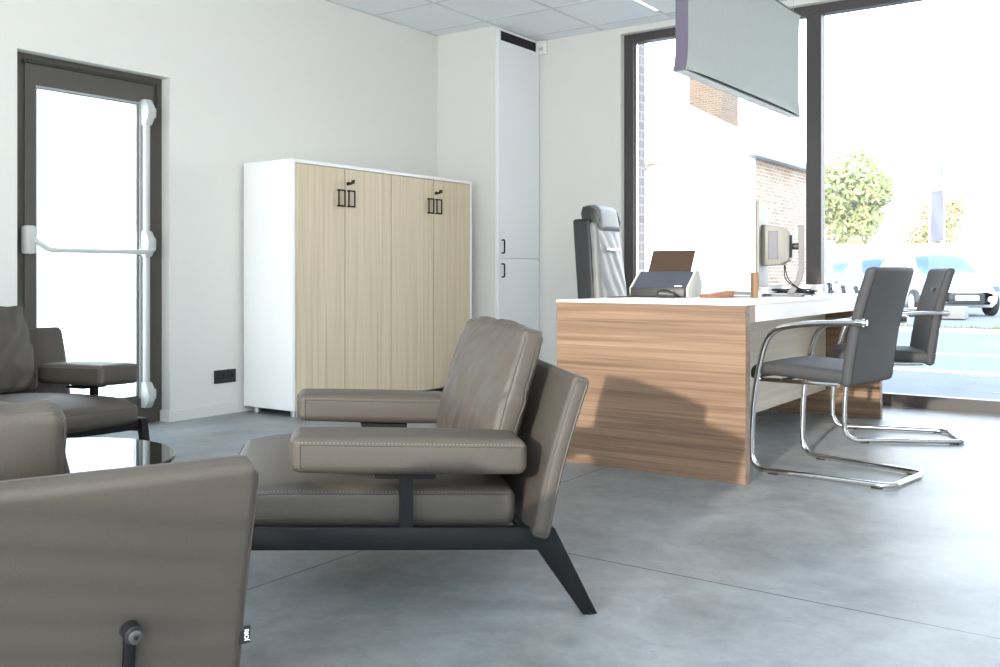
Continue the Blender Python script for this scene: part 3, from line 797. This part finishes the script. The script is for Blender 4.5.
# ------------------------------------------------------------------ outside: street, houses, cars, trees
GZ = -.10
quad_wall('pavement', [(-60, 40, 6.76, 10.2, GZ-.2, GZ)], M['pave'])
quad_wall('road', [(-60, 40, 10.2, 17.9, GZ-.25, GZ-.04)], M['asphalt'])
quad_wall('road_marking', [(-60, 40, 12.95, 13.12, GZ-.05, GZ-.036), (-60, 40, 10.2, 10.32, GZ-.2, GZ+.01), (-60, 40, 17.75, 18.0, GZ-.2, GZ+.02)], M['line'])
quad_wall('kerb_verge', [(-60, 40, 18.0, 19.0, GZ-.2, GZ+.005)], M['pave'])
quad_wall('parking_ground', [(-60, 40, 19.0, 75, GZ-.25, GZ-.02)], M['asphalt'])
quad_wall('terrace_ground', [(-60, -5.05, -30, 6.76, GZ-.2, GZ+.06)], M['terrace'])
g = MB()
random.seed(5)
for i in range(900):
    x, y = random.uniform(-9, 3), random.uniform(18.35, 18.75)
    h = random.uniform(.03, .09); a = random.uniform(0, PI); dx, dy = math.cos(a)*.012, math.sin(a)*.012
    v = [g.bm.verts.new((x-dx, y-dy, GZ)), g.bm.verts.new((x+dx, y+dy, GZ)), g.bm.verts.new((x+random.uniform(-.03, .03), y, GZ+h))]
    g.bm.faces.new(v)
tag(g.build('verge_grass', M['grass'], smooth=False), 'dry grass growing along the far kerb', 'grass', kind='stuff')

# white gabled house, its brick side wall receding along the side road
hs = empty('gabled_house', (-9.8, 21.5, GZ)); tag(hs, 'white gabled house with a brick side wall across the street', 'house')
def H_(x, y): return x+9.8, y-21.5
x0, x1, y0, y1 = -15.4+9.8, -7.15+9.8, 19-21.5, 23.1-21.5
ez = 3.36-GZ; rz_ = 3.36-GZ+(x1-x0)/2*.55
xm = (x0+x1)/2
MB().prism([(x0, 0), (x1, 0), (x1, ez), (xm, rz_), (x0, ez)], 'y', y0, y0+.3).build('gable_wall', M['render'], hs, False)
MB().box(x1-.3, x1, y0+.3, y1, 0, ez).build('side_wall', M['brick'], hs, False)
MB().box(x0, x0+.3, y0+.3, y1, 0, ez).box(x0+.3, x1-.3, y1-.3, y1, 0, ez).build('rear_wall', M['brick'], hs, False)
r = MB()
for sgn, xa in ((1, x1), (-1, x0)):
    r.prism([(xm, rz_+.02), (xm, rz_+.14), (xa+sgn*.18, ez+.06), (xa+sgn*.18, ez-.06)], 'y', y0-.12, y1)
r.build('roof', M['render'], hs, False)
MB().box(x1+.0, x1+.22, y0-.3, y1, ez-.10, ez+.04, .03).build('gutter', M['zinc'], hs, False)
dp = MB().tube(bez([(-9.3+9.8, y0-.05, 5.0), (-9.3+9.8, y0-.05, 4.4), (-9.75+9.8, y0-.05, 4.3), (-10.3+9.8, y0-.05, 4.3)], .15), .02, 8).build('cable', M['brick'], hs)
gd = MB().box(-8.5+9.8, -7.65+9.8, y0-.03, y0+.02, 0, 2.0, .01).build('garage_door', M['lamw'], hs, False)
MB().box(-8.5+9.8, -7.65+9.8, y0-.045, y0-.03, 1.5, 1.52).box(-8.5+9.8, -7.65+9.8, y0-.045, y0-.03, 1.0, 1.02).build('door_rib', M['pale'], gd, False)
aw = MB(); aw.tube([(-9.3+9.8+.28*math.cos(t), y0-.04, 3.02-GZ+.28*math.sin(t)) for t in [PI*.35+PI*.5*i/10 for i in range(11)]], .05, 8)
aw.build('arch_lintel', M['brick'], hs)
tw = empty('brick_house', (-11.6, 31.5, GZ)); tag(tw, 'taller pale brick house rising behind the white gable', 'house')
MB().box(-1.15, -.05, -3, -1.6, 0, 8.2).build('house_wall', M['brickd'], tw, False)
MB().prism([(-1.35, 8.2), (.15, 8.2), (-.6, 9.0)], 'y', -3.2, -1.4).build('roof', M['zinc'], tw, False)

lw = empty('boundary_building', (-8., 52, GZ)); tag(lw, 'long low white building behind the parked cars', 'building')
MB().box(-14, 0.2, -2, 2, 0, 2.3).box(.2, 16, -2.5, 3, 0, 3.15).build('facade', M['render'], lw, False)
MB().box(-14.1, .2, -2.1, 2.1, 2.3, 2.42).box(.1, 16.1, -2.6, 3.1, 3.15, 3.3).build('roof_edge', M['lamw'], lw, False)

# cars
def car_section(x):
    # returns half-width, belt z, roof z, roof half-width, sill z for a compact hatchback, x forward, length 4.1
    def lerp(tab):
        for (a, va), (b, vb) in zip(tab, tab[1:]):
            if a <= x <= b:
                t = (x-a)/(b-a); t = t*t*(3-2*t); return va+(vb-va)*t
        return tab[-1][1]
    w = lerp([(-2.05, .70), (-1.7, .85), (0, .88), (1.5, .86), (1.85, .78), (2.05, .60)])
    belt = lerp([(-2.05, .80), (-1.6, .98), (.6, .93), (1.2, .90), (1.8, .74), (2.05, .52)])
    roof = lerp([(-2.05, .82), (-1.95, 1.0), (-1.55, 1.40), (-.3, 1.50), (.35, 1.44), (1.15, .96), (1.8, .80), (2.05, .56)])
    rw = lerp([(-2.05, .60), (-1.5, .60), (0, .63), (.4, .62), (1.2, .72), (1.8, .66), (2.05, .45)])
    sill = lerp([(-2.05, .36), (-1.8, .22), (1.8, .20), (2.05, .28)])
    return w, belt, roof, rw, sill
def car_pt(x, v, off=0.):
    w, belt, roof, rw, sill = car_section(x)
    prof = [(0., sill), (w*.85, sill), (w*.97, sill+.10), (w, (sill+belt)*.52), (w*.97, belt), (rw, roof-.05*(roof-belt > .2)), (rw*.6, roof), (0, roof+.02)]
    k = v*(len(prof)-1); i = min(int(k), len(prof)-2); t = k-i
    y = prof[i][0]*(1-t)+prof[i+1][0]*t; z = prof[i][1]*(1-t)+prof[i+1][1]*t
    return Vector((x, y, z))
def make_car(name):
    root = empty(name)
    m = MB()
    for s in (1, -1):
        m.grid(lambda u, v: (lambda p: Vector((p.x, s*p.y, p.z)))(car_pt(-2.05+4.1*u, v)), 48, 21)
    w = [car_pt(2.05, i/7) for i in range(8)]
    m.build('car_body', M['car'], root, ang=50)
    def patch(name, xa, xb, va, vb, mirror, nu=10, nv=3, off=.012):
        mm = MB()
        for s in ((1, -1) if mirror else (1,)):
            def f(u, v):
                x = xa+(xb-xa)*u
                p = car_pt(x, va+(vb-va)*v)
                return Vector((p.x+off*.5, s*(p.y+off), p.z+off))
            mm.grid(f, nu, nv)
        return mm.build(name, M['carw'], root, ang=60)
    patch('side_window', -1.35, .42, 4.15/7, 4.9/7, True)
    ws = MB()
    for s in (1, -1):
        ws.grid(lambda u, v: (lambda p: Vector((p.x+.015, s*p.y, p.z+.014)))(car_pt(.45+.68*u, 5.1/7+(1-5.1/7)*v)), 8, 5)
    ws.build('windscreen', M['carw'], root, ang=60)
    for s in (1, -1):
        for x in (1.28, -1.25):
            wl = MB().cyl((x, s*.86-.09, .31), .31, .18, 'y', 28, bev=.03).build('wheel', M['tyre'], root)
            MB().cyl((x, s*.955-.0, .31), .2, s*.006, 'y', 24).build('rim', M['alu'], wl)
        MB().prism([(1.78, .60), (1.97, .56), (1.90, .70), (1.62, .74)], 'y', *((.50, .80) if s > 0 else (-.80, -.50)), .02).build('headlight', M['carw'], root)
        MB().cyl((2.0, s*.55, .40), .07, .03, 'x', 14).build('fog_light', M['alu'], root)
        MB().box(.60, .78, *((.9, 1.06) if s > 0 else (-1.06, -.9)), .92, 1.04, .03).build('wing_mirror', M['car'], root)
    MB().box(2.0, 2.07, -.40, .40, .28, .54, .03).build('grille', M['tyre'], root)
    MB().box(2.06, 2.085, -.26, .26, .38, .48, .005).build('number_plate', M['lamw'], root)
    return root
c1 = make_car('parked_car')
tag(c1, 'white parked car furthest right, seen beyond the second visitor chair', 'car', 'white cars parked across the street')
def place_car(c, px_lat, dep, rz):
    th = R(35.3); c.location = (px_lat*math.cos(th)-dep*math.sin(th), px_lat*math.sin(th)+dep*math.cos(th), GZ-.02); c.rotation_euler = (0, 0, rz)
place_car(c1, 10.75, 23.8, R(-58))
c2 = copy_tree(c1); place_car(c2, 11.75, 29.6, R(-66)); c2['label'] = 'white parked car half hidden behind the two visitor chairs'
c3 = copy_tree(c1); place_car(c3, 14.6, 40.5, R(-62)); c3['label'] = 'distant white parked car beside the window post under the tree'
cbk = empty('concrete_block', (-3.95, 22.4, GZ)); tag(cbk, 'low concrete block on the kerb in front of the parked cars', 'block')
MB().prism([(-.26, 0), (.26, 0), (.22, .26), (-.22, .26)], 'x', -.3, .3, .02).build('block_body', M['kerb'], cbk)

# trees
def tree(name, loc, crown, rad, n, m1, m2, trunk_h, label, seed):
    root = empty(name, loc); tag(root, label, 'tree', 'trees across the street')
    rnd = random.Random(seed)
    t = MB().tube([(0, 0, 0), (.05, .0, trunk_h*.6), (0, .03, trunk_h)], [.16, .12, .09], 10)
    blobs = []
    for k in range(14):
        a = rnd.uniform(0, 2*PI); rr = rnd.uniform(.2, .75)
        c = Vector((rad*rr*math.cos(a), rad*rr*math.sin(a), crown+rnd.uniform(-.6, .75)*rad)); blobs.append((c, rad*rnd.uniform(.32, .55)))
        t.tube([(0, .03, trunk_h*.8), tuple(Vector((0, 0, trunk_h)).lerp(c, .5)+Vector((0, 0, .1))), tuple(c)], [.06, .04, .015], 6)
    t.build('trunk', M['bark'], root)
    for mm, frac in ((m1, .75), (m2, .25)):
        f = MB()
        for i in range(int(n*frac)):
            c, r = rnd.choice(blobs)
            d = Vector((rnd.gauss(0, 1), rnd.gauss(0, 1), rnd.gauss(0, 1))).normalized()*r*(rnd.random()**.4)
            p = c+d; s = rnd.uniform(.05, .12)*rad/1.75
            ax = Vector((rnd.gauss(0, 1), rnd.gauss(0, 1), rnd.gauss(0, 1))).normalized(); b = ax.orthogonal().normalized()
            v = [f.bm.verts.new(p+q) for q in (ax*s*1.5, b*s*.7, -ax*s*1.5, -b*s*.7)]
            f.bm.faces.new(v)
        f.build('foliage', mm, root, smooth=False)
tree('leafy_tree', (-15.3, 58.0, GZ), 5.2, 2.75, 9000, M['leaf'], M['leaf2'], 3.2, 'green leafy tree beside the window post across the street', 3)
tree('leafy_tree', (-11.8, 62.7, GZ), 3.75, 2.1, 2200, M['leaf2'], M['leaf'], 2.4, 'sparse yellowing tree behind the flag pole across the street', 9)
fp = empty('flag_pole', (-7.38, 37.66, GZ)); tag(fp, 'pole with a long narrow violet banner across the street', 'flag pole')
MB().tube([(0, 0, 0), (0, 0, 4.35)], .045, 10).build('pole', M['pale'], fp)
MB().grid(lambda u, v: Vector((.06+.42*u, .04*math.sin(u*5+v*6), 2.15+1.85*v)), 6, 14).build('banner', M['banner'], fp)
lp = empty('street_lamp', (-6.97, 37.95, GZ)); tag(lp, 'tall slim street lamp post with small green sign right of the banner', 'street lamp')
MB().tube([(0, 0, 0), (0, 0, 3.2), (0, 0, 6.0)], [.09, .07, .05], 10).build('lamp_post', M['pale'], lp)
MB().box(-.06, .10, -.05, .05, 4.95, 5.55, .02).build('sign_box', M['grey'], lp)
MB().box(-.08, .0, -.06, -.0, 4.55, 4.85, .01).build('signal', M['green'], lp)
MB().tube([(0, 0, 6.0), (-.5, .3, 6.2)], .04, 8).box(-.8, -.4, .2, .4, 6.15, 6.25, .03).build('lamp_head', M['grey'], lp)

# ------------------------------------------------------------------ light
w = bpy.data.worlds.new('sky'); sc.world = w; w.use_nodes = True
nt = w.node_tree; bg = nt.nodes['Background']
tc = nt.nodes.new('ShaderNodeTexCoord'); sx = nt.nodes.new('ShaderNodeSeparateXYZ'); nt.links.new(tc.outputs['Generated'], sx.inputs[0])
cr = nt.nodes.new('ShaderNodeValToRGB'); nt.links.new(sx.outputs[2], cr.inputs['Fac'])
cr.color_ramp.elements[0].position = 0.; cr.color_ramp.elements[0].color = (1, 1, 1, 1)
cr.color_ramp.elements[1].position = .7; cr.color_ramp.elements[1].color = (.50, .74, 1, 1)
nt.links.new(cr.outputs['Color'], bg.inputs['Color']); bg.inputs['Strength'].default_value = 4.2
sun = bpy.data.lights.new('sun', 'SUN'); sun.energy = 2.5; sun.angle = R(1.2); sun.color = (1, .93, .83)
so = bpy.data.objects.new('sun', sun); col.objects.link(so)
az, el = R(97.8), R(13.7)
so.rotation_euler = Vector((math.cos(az)*math.cos(el), math.sin(az)*math.cos(el), -math.sin(el))).to_track_quat('-Z', 'Y').to_euler()
def portal(name, c, sx_, sy_, direction):
    l = bpy.data.lights.new(name, 'AREA'); l.shape = 'RECTANGLE'; l.size = sx_; l.size_y = sy_; l.cycles.is_portal = True
    o = bpy.data.objects.new(name, l); col.objects.link(o); o.location = c
    o.rotation_euler = Vector(direction).to_track_quat('-Z', 'Z').to_euler()
portal('sky_portal_window', (-.96, 6.78, 1.37), 5.1, 2.7, (0, -1, 0))
portal('sky_portal_rear', (.07, FY-.25, 1.37), 4.2, 2.7, (0, 1, 0))
portal('sky_portal_door', (-5.1, 3.02, 1.0), .6, 1.75, (1, 0, 0))

# ------------------------------------------------------------------ camera
cd = bpy.data.cameras.new('camera'); cam = bpy.data.objects.new('camera', cd); col.objects.link(cam)
cam.location = (0, 0, .88); cam.rotation_euler = (PI/2, 0, R(35.3))
cd.sensor_width = 36; cd.lens = 955/1000*36; cd.shift_y = -.0605; cd.clip_start = .02; cd.clip_end = 300
sc.camera = cam
vs = sc.view_settings
vs.view_transform = 'Standard'; vs.look = 'None'; vs.gamma = 1; vs.use_curve_mapping = False; vs.exposure = 1.02
